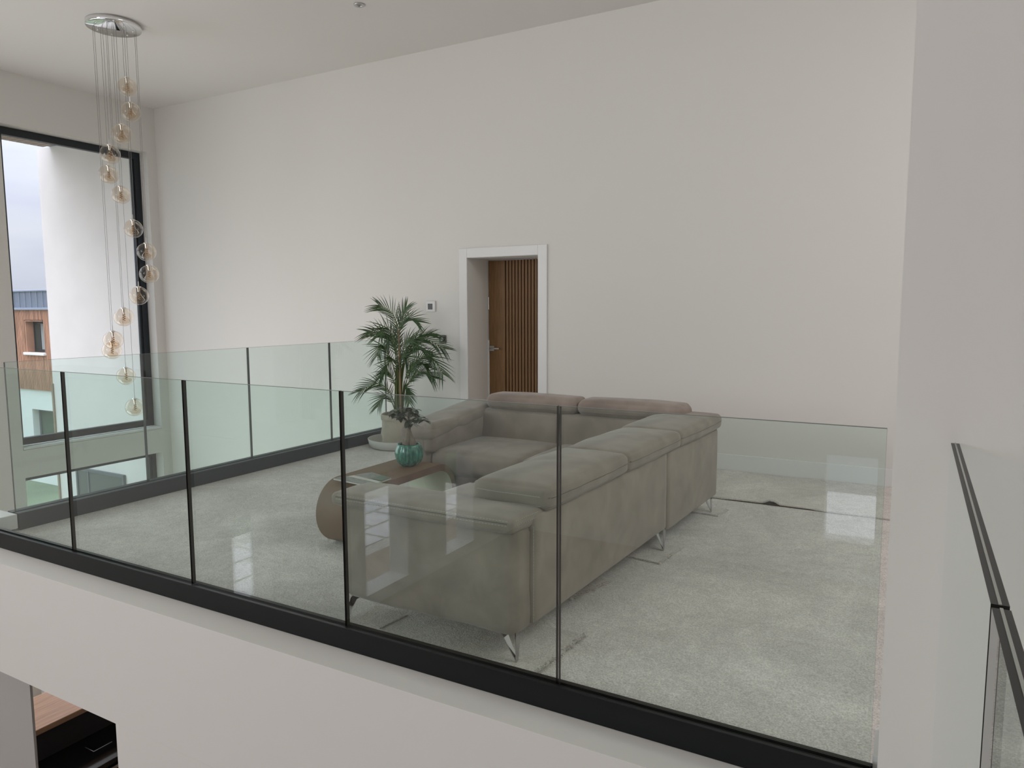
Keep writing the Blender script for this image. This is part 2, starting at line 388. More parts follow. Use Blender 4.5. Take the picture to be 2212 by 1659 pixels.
def shear(bm):   # local (t,y,z) -> world: back line of the long side leans 3 degrees
    for v in bm.verts:
        t = v.co.x; v.co.x = -1.312 + .0543*(v.co.y-2.42) - t
    return bm
def cush(t0, t1, y0, y1, z0, z1, r, sh=True, **k):
    bm = grid_cushion(((t0+t1)/2, (y0+y1)/2, (z0+z1)/2), ((t1-t0)/2, (y1-y0)/2, (z1-z0)/2), r, **k)
    return shear(bm) if sh else bm
def TX(t, y): return -1.312 + .0543*(y-2.42) - t
def seam(bm, pts, r=.0035): tube(bm, pts, r, 5)
from mathutils.bvhtree import BVHTree
def surf(o, pts, d, n=40, off=.0012):
    """drop a polyline onto the surface of a part, shooting rays along d"""
    me = o.data; W_ = wp(o); d = Vector(d).normalized()
    t = BVHTree.FromPolygons([v.co + W_ for v in me.vertices], [p.vertices[:] for p in me.polygons])
    out = []; pts = [Vector(p) for p in pts]; m = max(1, n//(len(pts)-1))
    for a, b in zip(pts, pts[1:]):
        for k in range(m):
            out.append(a.lerp(b, k/m))
    out.append(pts[-1]); res = []
    for p in out:
        h = t.ray_cast(p - d*.12, d)[0]
        if h: res.append(h - d*off)
    return res
def stitches(bm, pts, step=.013, ln=.008, r=.0011):
    pts = [Vector(p) for p in pts]
    for a, b in zip(pts, pts[1:]):
        d = b-a; L = d.length; d.normalize(); s = 0
        while s+ln < L:
            p = a+d*s; q = a+d*(s+ln)
            box(bm, (min(p.x, q.x)-r, min(p.y, q.y)-r, min(p.z, q.z)-r), (max(p.x, q.x)+r, max(p.y, q.y)+r, max(p.z, q.z)+r)); s += step

sofa = thing('corner_sofa', 'large taupe suede corner sofa with adjustable headrests on slim chrome legs', 'sofa', (-2.0, 3.8, 0))
def sp(name, bm, label=None, parent=sofa): return obj(name, bm, SUEDE, parent, label=label, smooth=True)
# back panels (outer side)
bp1 = sp('back_panel', cush(0, .24, 2.515, 4.055, .14, .60, .022, n=(8, 30, 14), puff=(.008, 0, 0), wr=.004, seed=1))
bp2 = sp('back_panel', cush(0, .24, 4.062, 5.05, .12, .60, .022, n=(8, 22, 14), puff=(.008, 0, 0), wr=.004, seed=2))
# near arm
arm = sp('arm_rest', cush(.022, .93, 2.412, 2.66, .115, .575, .045, n=(30, 10, 14), puff=(.006, .012, 0), wr=.006, seed=3))
pad = sp('arm_pad', cush(.008, .955, 2.380, 2.640, .552, .612, .026, n=(40, 16, 10), puff=(0, .004, .012), wr=.008, seed=4), parent=arm)
bm = bmesh.new()
for zz in (.604, .588):
    stitches(bm, surf(pad, [(TX(.04, 2.38), 2.38, zz), (TX(.92, 2.38), 2.38, zz)], (0, 1, 0), 60))
    stitches(bm, surf(pad, [(TX(.0, 2.41), 2.41, zz), (TX(.0, 2.58), 2.58, zz)], (-1, 0, 0), 12))
obj('stitching', bm, STITCH, pad, kind='stuff')
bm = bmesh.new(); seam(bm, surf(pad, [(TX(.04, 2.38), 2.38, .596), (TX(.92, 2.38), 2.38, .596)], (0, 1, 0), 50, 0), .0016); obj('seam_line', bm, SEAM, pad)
# headrest cushions folded down on the long back
cs = []
for (y0, y1, t1, sd) in ((2.60, 3.435, .345, 5), (3.43, 4.215, .35, 6), (4.21, 5.06, .37, 7)):
    c = sp('headrest', cush(-.022, t1, y0, y1, .600, .698, .030, n=(20, 34, 12), puff=(.008, .010, .026), wr=.007, seed=sd)); cs.append((c, y0, y1, t1))
for c, y0, y1, t1 in cs:
    bm = bmesh.new(); seam(bm, surf(c, [(-1.1, y0+.015, .655), (-1.1, y1-.015, .655)], (-1, 0, 0), 50, .0004), .0022); seam(bm, surf(c, [(-1.1, y0+.02, .612), (-1.1, y1-.02, .612)], (-1, 0, 0), 50, .0004), .0018)
    obj('piping', bm, SUEDE, c, smooth=True)
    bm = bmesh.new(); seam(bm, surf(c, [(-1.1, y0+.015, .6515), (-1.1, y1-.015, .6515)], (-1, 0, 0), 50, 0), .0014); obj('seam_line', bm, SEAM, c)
bm = bmesh.new(); stitches(bm, surf(cs[0][0], [(TX(.02, 2.6), 2.6, .657), (TX(.32, 2.6), 2.6, .662)], (0, 1, 0), 24)); stitches(bm, surf(cs[0][0], [(TX(.02, 2.6), 2.6, .616), (TX(.32, 2.6), 2.6, .618)], (0, 1, 0), 24))
obj('stitching', bm, STITCH, cs[0][0], kind='stuff')
obj('gap_shade', B(((-1.60, 2.615, .585), (-1.40, 2.70, .612))), GROOVE, sofa, label='dark block painting the shade in the gap under the headrest')  # dark box filling the gap, its colour stands in for shade
bm = bmesh.new(); stitches(bm, [(TX(-.002, 2.53), 2.511, .16), (TX(-.002, 2.53), 2.511, .57)], r=.0012)
obj('seam_stitching', bm, STITCH, bp1, kind='stuff')
# inner backrests and seats of the long side
for y0, y1, sd in ((2.67, 3.41, 8), (3.41, 4.12, 9)):
    sp('backrest', cush(.20, .40, y0, y1, .30, .60, .05, n=(8, 16, 12), puff=(.02, 0, 0), seed=sd))
    sp('seat', cush(.36, .93, y0, y1, .28, .455, .045, n=(18, 20, 8), puff=(.01, .004, .018), wr=.006, seed=sd+10))
sp('base', cush(.06, .90, 2.62, 4.95, .125, .29, .02, n=(10, 20, 4), puff=(0, 0, 0)))
# far side
sp('base', cush(-3.02, -2.0, 4.13, 5.02, .12, .29, .02, sh=False, n=(16, 10, 4), puff=(0, 0, 0)))
sp('back_panel', cush(-3.05, -1.2, 4.88, 5.06, .12, .62, .03, sh=False, n=(24, 6, 12), puff=(0, .004, 0), seed=21))
sp('seat', cush(-2.945, -2.235, 4.085, 4.80, .28, .445, .05, sh=False, n=(22, 20, 10), puff=(.004, .012, .02), wr=.007, seed=22))
sp('seat', cush(-2.235, -1.55, 4.085, 4.80, .28, .445, .05, sh=False, n=(22, 20, 10), puff=(.004, .012, .02), wr=.007, seed=23))
def lean(zc, k=.12):
    def f(p): return Vector((p.x, p.y+(p.z)*k, p.z))
    return f
sp('backrest', cush(-2.945, -2.255, 4.72, 4.90, .38, .665, .035, sh=False, n=(22, 8, 14), puff=(0, .02, .0), wr=.006, seed=24, fn=lean(.5)))
sp('backrest', cush(-2.255, -1.42, 4.72, 4.90, .38, .665, .035, sh=False, n=(22, 8, 14), puff=(0, .02, .0), wr=.006, seed=25, fn=lean(.5)))
for x0, x1, sd in ((-2.885, -2.115, 26), (-2.115, -1.33, 27)):
    h = sp('headrest', cush(x0, x1, 4.735, 4.98, .665, .775, .05, sh=False, n=(26, 14, 10), puff=(.004, .006, .014), wr=.006, seed=sd))
    bm = bmesh.new(); seam(bm, surf(h, [(x0+.03, 4.72, .692), (x1-.03, 4.72, .690)], (0, 1, 0), 40, .0003), .0025); obj('piping', bm, SUEDE, h, smooth=True)
# far arm: body plus pad that drapes over its inner side
def armlean(p): return Vector((p.x - .10*max(0, p.z)*1.0, p.y, p.z - .035*(-p.y/.45)*(1 if p.z > 0 else 0)))
a2 = sp('arm_rest', cush(-3.13, -2.93, 4.06, 5.0, .13, .60, .07, sh=False, n=(12, 24, 16), puff=(.01, .012, 0), wr=.006, seed=30))
def drape(p):
    # p local: hang the inner (x+) side further down
    z = p.z
    if p.x > .03: z = z - .0
    return Vector((p.x, p.y, z + .05*(p.y/.47)))
sp('arm_pad', cush(-3.175, -2.885, 4.035, 4.98, .565, .655, .036, sh=False, n=(16, 26, 8), puff=(.004, .004, .015), wr=.011, seed=31, fn=drape), parent=a2)
sp('arm_pad', cush(-2.985, -2.895, 4.055, 4.95, .43, .645, .030, sh=False, n=(6, 24, 12), puff=(.008, 0, 0), wr=.010, seed=32), parent=a2)
# legs: two tapered chrome blades meeting at the foot
LEGM = mat('dark_chrome', (.55, .55, .56), .1, 1)
def leg(fx, fy, z1, dx, dy, z0=.012):
    bm = bmesh.new()
    def blade(tx, ty, wx, wy):
        th = .004
        a = Vector((fx, fy, z0)); t = Vector((tx, ty, z1)); w = Vector((wx, wy, 0)); n = w.cross(t-a).normalized()*th
        vs = []
        for base, k in ((a, .35), (t, 1.0)):
            for s in (-1, 1):
                for q in (-1, 1): vs.append(bm.verts.new(base + w*(s*k*.5) + n*q*.5))
        for q in ((0,1,3,2), (4,6,7,5), (0,4,5,1), (2,3,7,6), (0,2,6,4), (1,5,7,3)): bm.faces.new([vs[i] for i in q])
    blade(fx+dx, fy, 0, .044)
    blade(fx+dx*.05, fy+dy*.3, 0, .046)
    return obj('leg', bm, LEGM, sofa, label='slim chrome bracket leg')
leg(-1.345, 2.445, .15, -.075, .05)
bm = bmesh.new(); v_ = []
for (cx, z, w) in ((-2.238, .002, .016), (-2.228, .05, .022), (-2.205, .105, .036), (-2.165, .135, .06)):
    v_.append([bm.verts.new((cx+sx*w/2, 2.440+sy*.002+z*.1, z)) for sx in (-1, 1) for sy in (-1, 1)])
for p, q in zip(v_, v_[1:]):
    for i, j in ((0, 1), (1, 3), (3, 2), (2, 0)): bm.faces.new((p[i], p[j], q[j], q[i]))
bm.faces.new([v_[0][i] for i in (0, 1, 3, 2)]); bm.faces.new([v_[-1][i] for i in (0, 1, 3, 2)])
obj('leg', bm, CHROME, sofa, label='slim chrome bracket leg')
leg(-1.236, 4.04, .15, -.06, .05)
leg(-1.19, 4.99, .135, -.06, -.05)
leg(-3.05, 4.14, .135, .05, .05, .002)
leg(-3.05, 4.95, .135, .05, -.05, .002)

# ------------------------------------------------------------------ carpet offcuts
def pad_piece(name, pts, th, label, cat, group=None, fray=0):
    """thin textile slab from a plan outline; fray adds ragged tufts along the first edge"""
    bm = bmesh.new(); out = []
    for i, (a, b) in enumerate(zip(pts, pts[1:]+pts[:1])):
        n = max(2, int((Vector(b)-Vector(a)).length/.02))
        for k in range(n):
            p = Vector(a).lerp(Vector(b), k/n); out.append(Vector((p.x+random.uniform(-.002, .002), p.y+random.uniform(-.002, .002))))
    lo = [bm.verts.new((p.x, p.y, .0015)) for p in out]; hi = [bm.verts.new((p.x, p.y, th+random.uniform(-.001, .001))) for p in out]
    bm.faces.new(hi); bm.faces.new(lo[::-1])
    for i in range(len(out)):
        j = (i+1) % len(out); bm.faces.new((lo[i], lo[j], hi[j], hi[i]))
    if fray:
        a, b = Vector(pts[0]), Vector(pts[1]); L = (b-a).length
        for q in range(int(L*fray)):
            p = a.lerp(b, random.random()); an = random.uniform(0, 6.28); l = random.uniform(.008, .022)
            tube(bm, [(p.x, p.y, th*.6), (p.x+math.cos(an)*l*.6, p.y+math.sin(an)*l*.6, th+.004), (p.x+math.cos(an)*l, p.y+math.sin(an)*l, th*.7+.002)], .0014, 4)
    o = obj(name, bm, CARPETB); o['label'] = label; o['category'] = cat
    if group: o['group'] = group
    return o
G1 = 'carpet offcuts under the sofa legs'
pad_piece('carpet_offcut', [(-1.20, 2.80), (-1.245, 2.30), (-1.62, 2.30), (-1.60, 2.80)], .010, 'ragged carpet offcut under the nearest sofa leg by the balustrade', 'carpet', G1, 320)
pad_piece('carpet_offcut', [(-1.335, 3.44), (-1.415, 3.13), (-1.60, 3.15), (-1.58, 3.46)], .010, 'small carpet offcut with shaggy frayed edge half under the long sofa back', 'carpet', G1, 420)
pad_piece('carpet_offcut', [(-1.155, 4.14), (-1.19, 3.83), (-1.42, 3.86), (-1.42, 4.16)], .010, 'square carpet offcut under the middle chrome leg of the sofa', 'carpet', G1, 120)
pad_piece('carpet_offcut', [(-1.10, 5.12), (-1.13, 4.93), (-1.34, 4.95), (-1.34, 5.12)], .010, 'square carpet offcut under the farthest sofa leg by the back wall', 'carpet', G1, 60)
pad_piece('carpet_offcut', [(-2.04, 2.43), (-2.02, 2.60), (-2.22, 2.62), (-2.19, 2.47)], .006, 'small carpet offcut beside the sofa leg nearest the coffee table', 'carpet', G1)
# loose strip along the back wall, with one buckle
bm = bmesh.new(); n = 110; rows = []
for k in range(n+1):
    x = -4.0 + (3.95)*k/n
    ye = 5.405 - .012*x*0 + .012*math.sin(x*5) + .006*math.sin(x*17)
    bk = .035*math.exp(-((x+.86)/.045)**2)
    row = []
    for (y, z) in ((ye, .0015+bk*.9), (ye-.004, .009+bk), (ye+.03, .013+bk*.9), (ye+.15, .011+bk*.35), (6.05, .010), (6.392, .010)):
        row.append(bm.verts.new((x, y, z + .0015*math.sin(x*9+y*7))))
    rows.append(row)
for a, b in zip(rows, rows[1:]):
    for i in range(5): bm.faces.new((a[i], b[i], b[i+1], a[i+1]))
cs_ = obj('carpet_strip', bm, CARPETB, smooth=True); cs_['label'] = 'loose strip of grey carpet with a small buckle laid along the back wall'; cs_['category'] = 'carpet'
bm = B(((-4.0, 5.402, .001), (-.05, 5.409, .006)))
obj('backing_edge', bm, GROOVE, cs_, label='dark backing edge')

# ------------------------------------------------------------------ coffee table
ct = thing('coffee_table', 'mocha brown waterfall coffee table with rounded ends beside the sofa', 'table', (-2.91, 3.6, 0))
bm = bmesh.new()
def racetrack(y0, y1, z0, z1, r, n=12):
    pts = []
    for cy, cz, a0 in ((y1-r, z1-r, 90), (y1-r, z0+r, 0), (y0+r, z0+r, -90), (y0+r, z1-r, 180)):
        for k in range(n+1):
            a = math.radians(a0 - 90*k/n); pts.append((cy+r*math.cos(a), cz+r*math.sin(a)))
    return pts
o_ = racetrack(3.125, 4.09, .002, .40, .198); i_ = racetrack(3.17, 4.045, .047, .355, .153)
X0, X1 = -3.095, -2.73
ov0 = [bm.verts.new((X0, y, z)) for y, z in o_]; ov1 = [bm.verts.new((X1, y, z)) for y, z in o_]
iv0 = [bm.verts.new((X0, y, z)) for y, z in i_]; iv1 = [bm.verts.new((X1, y, z)) for y, z in i_]
n = len(o_)
for k in range(n):
    j = (k+1) % n
    f = bm.faces.new((ov0[k], ov0[j], ov1[j], ov1[k])); f.smooth = True
    f = bm.faces.new((iv0[k], iv1[k], iv1[j], iv0[j])); f.material_index = 2; f.smooth = True
    f = bm.faces.new((ov0[k], iv0[k], iv0[j], ov0[j])); f.material_index = 1
    f = bm.faces.new((ov1[k], ov1[j], iv1[j], iv1[k])); f.material_index = 1
bmesh.ops.remove_doubles(bm, verts=bm.verts, dist=1e-5)
tb = obj('table_shell', bm, [TABLE, TEDGE, CREAM], ct)

# magazine
mg = thing('magazine', 'glossy landscape brochure lying flat on the brown coffee table', 'magazine', (-2.86, 3.37, .402))
ang = 0
def mapmag(u, v): # quad on the table
    P = [(-2.73, 3.19), (-2.745, 3.41), (-2.95, 3.47), (-3.045, 3.23)]
    a = Vector(P[0]).lerp(Vector(P[1]), u); b = Vector(P[3]).lerp(Vector(P[2]), u); return a.lerp(b, v)
MAGC = mat('magazine_cover', (.13, .13, .125), .3, var=(26, .15, 2.6, (1, 5, 1)))
MAGP = mat('magazine_pages', (.62, .60, .56), .7)
bm = bmesh.new(); lo = []; hi = []
for (u, v) in ((0, 0), (1, 0), (1, 1), (0, 1)):
    p = mapmag(u, v); lo.append(bm.verts.new((p.x, p.y, .4015))); hi.append(bm.verts.new((p.x, p.y, .409)))
bm.faces.new(hi)
for i in range(4): bm.faces.new((lo[i], lo[(i+1) % 4], hi[(i+1) % 4], hi[i]))
obj('pages', bm, MAGP, mg)
bm = bmesh.new()
g = [[bm.verts.new((*mapmag(-.01+1.02*i/8, -.01+1.02*j/6), .4098+.0012*math.sin(i*1.3))) for j in range(7)] for i in range(9)]
for i in range(8):
    for j in range(6): bm.faces.new((g[i][j], g[i+1][j], g[i+1][j+1], g[i][j+1]))
obj('cover', bm, MAGC, mg)
bm = bmesh.new()
g = [[bm.verts.new((*mapmag(.56+.42*i/3, .02+.40*j/3), .4116)) for j in range(4)] for i in range(4)]
for i in range(3):
    for j in range(3): bm.faces.new((g[i][j], g[i+1][j], g[i+1][j+1], g[i][j+1]))
obj('cover_panel', bm, mat('green_grey_print', (.10, .13, .11), .3), mg, label='green grey title block')

# teal pot with ficus bonsai
PX, PY, PZ = -2.885, 3.775, .402
TEAL = bpy.data.materials.new('teal_glaze'); TEAL.use_nodes = True; t = TEAL.node_tree; b = t.nodes['Principled BSDF']
c = N(t, 'ShaderNodeTexCoord'); mp_ = N(t, 'ShaderNodeMapping'); mp_.inputs['Scale'].default_value = (1, 1, .12); t.links.new(c.outputs['Object'], mp_.inputs[0])
n_ = N(t, 'ShaderNodeTexNoise'); n_.inputs['Scale'].default_value = 90; n_.inputs['Detail'].default_value = 5; t.links.new(mp_.outputs[0], n_.inputs['Vector'])
r_ = N(t, 'ShaderNodeValToRGB'); r_.color_ramp.elements[0].position = .35; r_.color_ramp.elements[0].color = (.008, .085, .062, 1); r_.color_ramp.elements[1].position = .62; r_.color_ramp.elements[1].color = (.045, .26, .20, 1)
e = r_.color_ramp.elements.new(.72); e.color = (.22, .42, .34, 1)
t.links.new(n_.outputs[0], r_.inputs[0]); t.links.new(r_.outputs[0], b.inputs['Base Color']); b.inputs['Roughness'].default_value = .12; b.inputs['Coat Weight'].default_value = .6
tp = thing('teal_plant_pot', 'teal glazed ribbed round pot on the brown coffee table', 'pot', (PX, PY, PZ))
bm = bmesh.new()
prof = [(.001, 0), (.045, 0), (.055, .004), (.078, .025), (.091, .055), (.094, .08), (.090, .110), (.080, .135), (.077, .146), (.070, .147), (.070, .135), (.078, .11), (.07, .09), (.001, .088)]
lathe(bm, prof, (PX, PY, PZ), 96, lambda r, z, a: r*(1-.035*abs(math.sin(a*10))**3) if .02 < z < .135 and r > .075 else r)
obj('pot_body', bm, TEAL, tp)
bm = bmesh.new(); lathe(bm, [(.001, .121), (.04, .124), (.069, .120), (.069, .110), (.001, .110)], (PX, PY, PZ), 32); obj('soil', bm, SOIL, tp)
bo = thing('ficus_bonsai', 'small dark leaved ficus bonsai growing in the teal pot', 'plant', (PX, PY, PZ+.12))
bm = bmesh.new()
z0 = PZ+.118
for (pts, rd) in (([(-.03, 0, 0), (-.028, .0, .04), (-.008, 0, .085), (0, 0, .12)], [.018, .024, .020, .013]),
                  ([(.03, .01, 0), (.032, .0, .03), (.012, 0, .07), (0, 0, .12)], [.024, .028, .020, .012]),
                  ([(0, -.02, 0), (.002, -.02, .04), (0, -.005, .09), (0, 0, .125)], [.016, .024, .022, .013]),
                  ([(0, 0, .115), (.004, 0, .16), (0, 0, .21), (.006, 0, .262)], [.013, .010, .008, .005]),
                  ([(0, 0, .14), (.03, -.01, .175), (.065, -.01, .185)], [.006, .004, .003]),
                  ([(0, 0, .15), (-.03, .005, .18), (-.06, .0, .205)], [.006, .004, .003]),
                  ([(0, 0, .13), (.015, -.03, .15), (.03, -.05, .16)], [.005, .004, .003])):
    tube(bm, [(PX+a, PY+b_, z0+c_) for a, b_, c_ in pts], rd, 10)
tr = obj('trunk', bm, BARK, bo, smooth=True)
def leaf_mesh(bm, base, d, up, L, Wd, fold=.15, mi=0):
    d = Vector(d).normalized(); side = d.cross(Vector(up)).normalized(); nrm = side.cross(d)
    prev = None; segs = 6
    for k in range(segs+1):
        s = k/segs; w = Wd*.5*math.sin(math.pi*min(1, s*.93+.07))**.8 if s < 1 else .0005
        p = Vector(base)+d*(L*s)-Vector((0, 0, 1))*(L*.25*s*s)
        row = [bm.verts.new(p+side*w+nrm*w*fold), bm.verts.new(p), bm.verts.new(p-side*w+nrm*w*fold)]
        if prev:
            for i in range(2):
                f = bm.faces.new((prev[i], prev[i+1], row[i+1], row[i])); f.smooth = True; f.material_index = mi
        prev = row
rnd = random.Random(3)
cl = [(.0, 0, .245), (.02, 0, .215), (-.02, .01, .22), (.07, -.01, .185), (.095, -.01, .19), (.05, .01, .20), (-.06, 0, .205), (-.085, .0, .185), (-.045, -.02, .18), (.03, -.05, .165), (.035, -.03, .145), (-.03, -.04, .19), (.0, .03, .21), (.06, -.035, .17)]
for (a, b_, c_) in cl + [(-.105, .0, .20), (-.09, -.02, .225), (-.05, .02, .24), (.11, .0, .17), (.045, 0, .235)]:
    for k in range(6):
        th = 2*math.pi*k/6 + rnd.random(); el = rnd.uniform(-.45, .35)
        bm = bmesh.new(); leaf_mesh(bm, (PX+a*1.12, PY+b_, z0+c_+.022), (math.cos(th)*1.0, math.sin(th), el), (0, 0, 1), rnd.uniform(.050, .068), rnd.uniform(.024, .031))
        obj('leaf', bm, DLEAF, bo)

# ------------------------------------------------------------------ areca palm in felt basket on a tray
QX, QY = -4.66, 5.93
tray = bmesh.new()
lathe(tray, [(.001, .002), (.26, .002), (.285, .012), (.305, .09), (.30, .094), (.293, .088), (.275, .02), (.25, .012), (.001, .012)], (QX-.03, QY, 0), 48, lambda r, z, a: r*(1+.05*math.cos(2*a+.6)) if r > .2 else r)
to = obj('plant_tray', tray, TRAYM, smooth=True); to['label'] = 'shallow pale grey tray under the felt plant basket'; to['category'] = 'tray'
bk = thing('felt_plant_basket', 'beige felt basket with folded rim standing in the pale tray by the wall', 'basket', (QX, QY, .013))
bm = bmesh.new()
def crumple(r, z, a):
    if r < .05: return r
    return r + .006*math.sin(a*3+z*18) + .004*math.sin(a*7-z*40)
lathe(bm, [(.001, .014), (.15, .014), (.165, .025), (.172, .07), (.170, .11), (.176, .15), (.174, .22), (.172, .275), (.176, .29), (.184, .30), (.186, .335), (.180, .352), (.170, .352), (.166, .33), (.164, .27), (.001, .27)], (QX, QY, 0), 56, crumple)
obj('basket_body', bm, FELT, bk)
bm = bmesh.new(); tube(bm, [(QX+.177*math.cos(a), QY+.177*math.sin(a), .293) for a in [k*2*math.pi/40 for k in range(41)]], .004, 6); obj('rim_fold', bm, FELT, bk, smooth=True)
bm = bmesh.new(); lathe(bm, [(.001, .285), (.163, .283), (.163, .275), (.001, .275)], (QX, QY, 0), 32); obj('soil', bm, SOIL, bk)
palm = thing('areca_palm', 'tall areca palm with arching green fronds in the felt basket', 'plant', (QX, QY, .284))
def px2(px, py):   # helper for frond outline: metres from the pot axis
    return ((px-860)/209.0, (962-py)/209.0)
rn = random.Random(11)
fr = [([(863, 905), (864, 800), (862, 715), (850, 672), (822, 655)], .04, .17), ([(865, 905), (864, 800), (863, 720), (872, 680), (880, 662)], -.02, .17), ([(864, 905), (866, 790), (866, 710), (884, 684), (905, 690)], -.05, .15),
      ([(860, 905), (858, 800), (852, 740), (830, 714), (797, 712)], .03, .17), ([(861, 905), (861, 800), (856, 735), (840, 703), (826, 716)], -.12, .17), ([(860, 905), (856, 810), (842, 760), (828, 740), (820, 758)], -.18, .15),
      ([(867, 905), (870, 810), (888, 745), (920, 728), (962, 748)], -.05, .16), ([(867, 905), (874, 820), (898, 778), (932, 764), (958, 800)], -.15, .17), ([(866, 905), (874, 840), (892, 812), (915, 798), (938, 810)], -.1, .14),
      ([(866, 905), (868, 800), (884, 745), (908, 722), (934, 716)], .08, .17), ([(860, 915), (852, 870), (838, 835), (812, 822), (778, 838)], -.08, .15), ([(862, 905), (858, 850), (848, 810), (836, 796), (824, 808)], -.05, .12),
      ([(864, 905), (866, 800), (874, 745), (890, 728), (906, 745)], -.2, .16), ([(858, 915), (852, 880), (842, 855), (830, 850), (818, 868)], -.15, .12), ([(867, 905), (870, 850), (876, 832), (882, 842), (885, 862)], -.12, .10),
      ([(864, 905), (862, 800), (856, 745), (845, 722), (838, 740)], .1, .16), ([(866, 905), (870, 800), (882, 760), (906, 748), (930, 765)], .1, .15), ([(864, 905), (864, 820), (868, 770), (880, 765), (896, 790)], -.24, .15),
      ([(862, 905), (862, 830), (858, 780), (848, 770), (836, 790)], -.22, .14), ([(868, 905), (874, 840), (886, 800), (908, 780), (925, 790)], .06, .13)]
def bez(pts, s):
    n = len(pts)-1; f = s*n; i = min(n-1, int(f)); t = f-i
    p0 = pts[max(0, i-1)]; p1 = pts[i]; p2 = pts[i+1]; p3 = pts[min(n, i+2)]
    return .5*((2*p1)+(p2-p0)*t+(2*p0-5*p1+4*p2-p3)*t*t+(3*p1-p0-3*p2+p3)*t**3)
RX = Vector((math.cos(.62), math.sin(.62), 0)); RD = Vector((-math.sin(.62), math.cos(.62), 0))
for (pp, dep, LL) in fr:
    P3 = []
    for k, (a, b_) in enumerate(pp):
        u, v = px2(a, b_); s = k/(len(pp)-1)
        q = Vector((QX, QY, 0)) + RX*(u*.98) + RD*(dep*s*s) + Vector((0, 0, v)); q.y = min(q.y, 6.33); q.z = max(q.z, .29); P3.append(q)
    bm = bmesh.new(); pts = [bez(P3, k/24) for k in range(25)]
    tube(bm, pts, [.0065*(1-.8*k/24)+.0008 for k in range(25)], 6, mi=1)
    for k in range(19):
        s = .40 + .60*k/18
        p = bez(P3, s); tg = (bez(P3, min(1, s+.02))-bez(P3, max(0, s-.02))).normalized()
        side = tg.cross(Vector((0, -.75, .65))).normalized()
        L = LL*1.5*(.5+.45*math.sin(math.pi*min(1, (s-.42)/.62)))
        for sg in (-1, 1):
            d = (tg*(.70+.45*s) + side*sg*(1.0-.40*s) + Vector((rn.uniform(-.1, .1), rn.uniform(-.1, .1), rn.uniform(-.05, .15)))).normalized()
            w = .0055; wv = d.cross(Vector((rn.uniform(-.3, .3), -1, .2))).normalized()*w; prev = None
            for m in range(5):
                q = m/4; c0 = p + d*(L*q) - Vector((0, 0, 1))*(L*.20*q*q)
                if c0.y > 6.395: c0.y = 6.395
                ww = wv*(.55+.45*math.sin(math.pi*min(1, q+.15)))*(1-q**3*.9)
                row = (bm.verts.new(c0+ww), bm.verts.new(c0-ww))
                if prev: bm.faces.new((prev[0], prev[1], row[1], row[0]))
                prev = row
    obj('frond', bm, [LEAF, STEM], palm)
bm = bmesh.new()
for k in range(9):
    a = k*.7; tube(bm, [(QX+.05*math.cos(a), QY+.05*math.sin(a), .28), (QX+.03*math.cos(a), QY+.03*math.sin(a), .6), (QX+.025*math.cos(a)+.01, QY+.025*math.sin(a), .85)], [.009, .007, .005], 7)
obj('stalk', bm, STEM, palm, smooth=True)
bm = bmesh.new(); tube(bm, [(QX+.045, QY-.02, .28), (QX+.03, QY-.01, 1.22)], .010, 10); st = obj('support_stake', bm, STAKE, palm, label='brown wooden support stake')

# ------------------------------------------------------------------ wall fittings
th = thing('thermostat', 'white square thermostat with grey screen on the wall above the palm', 'thermostat', (-4.565, YB, 1.457))
obj('housing', bevel(B(((-4.625, YB-.016, 1.40), (-4.508, YB-.001, 1.515))), .004), WHITEP, th)
obj('screen', B(((-4.600, YB-.0175, 1.425), (-4.540, YB-.0155, 1.487))), SCREEN, th, label='grey screen')
sw = thing('dimmer_switch', 'dark chrome square dimmer switch beside the door frame', 'switch', (-4.42, YB, 1.107))
obj('plate', bevel(B(((-4.465, YB-.007, 1.065), (-4.375, YB-.001, 1.152))), .002), mat('dark_nickel', (.22, .21, .20), .25, 1), sw)
bm = bmesh.new()
tube(bm, [(-4.42, YB-.007, 1.108), (-4.42, YB-.026, 1.108)], .018, 20); obj('knob', bm, STEEL, sw)
dl = thing('ceiling_downlight', 'small round recessed downlight in the white ceiling', 'downlight', (-4.42, 5.187, ZC))
bm = bmesh.new(); lathe(bm, [(.020, -.002), (.020, -.006), (.045, -.010), (.050, -.006), (.050, -.001), (.02, -.001)], (-4.42, 5.187, ZC), 32); obj('ring', bm, STEEL, dl)
bm = bmesh.new(); lathe(bm, [(.001, -.004), (.019, -.004), (.019, -.001), (.001, -.001)], (-4.42, 5.187, ZC), 24); obj('lens', bm, mat('frosted_lens', (.25, .25, .22), .3), dl)

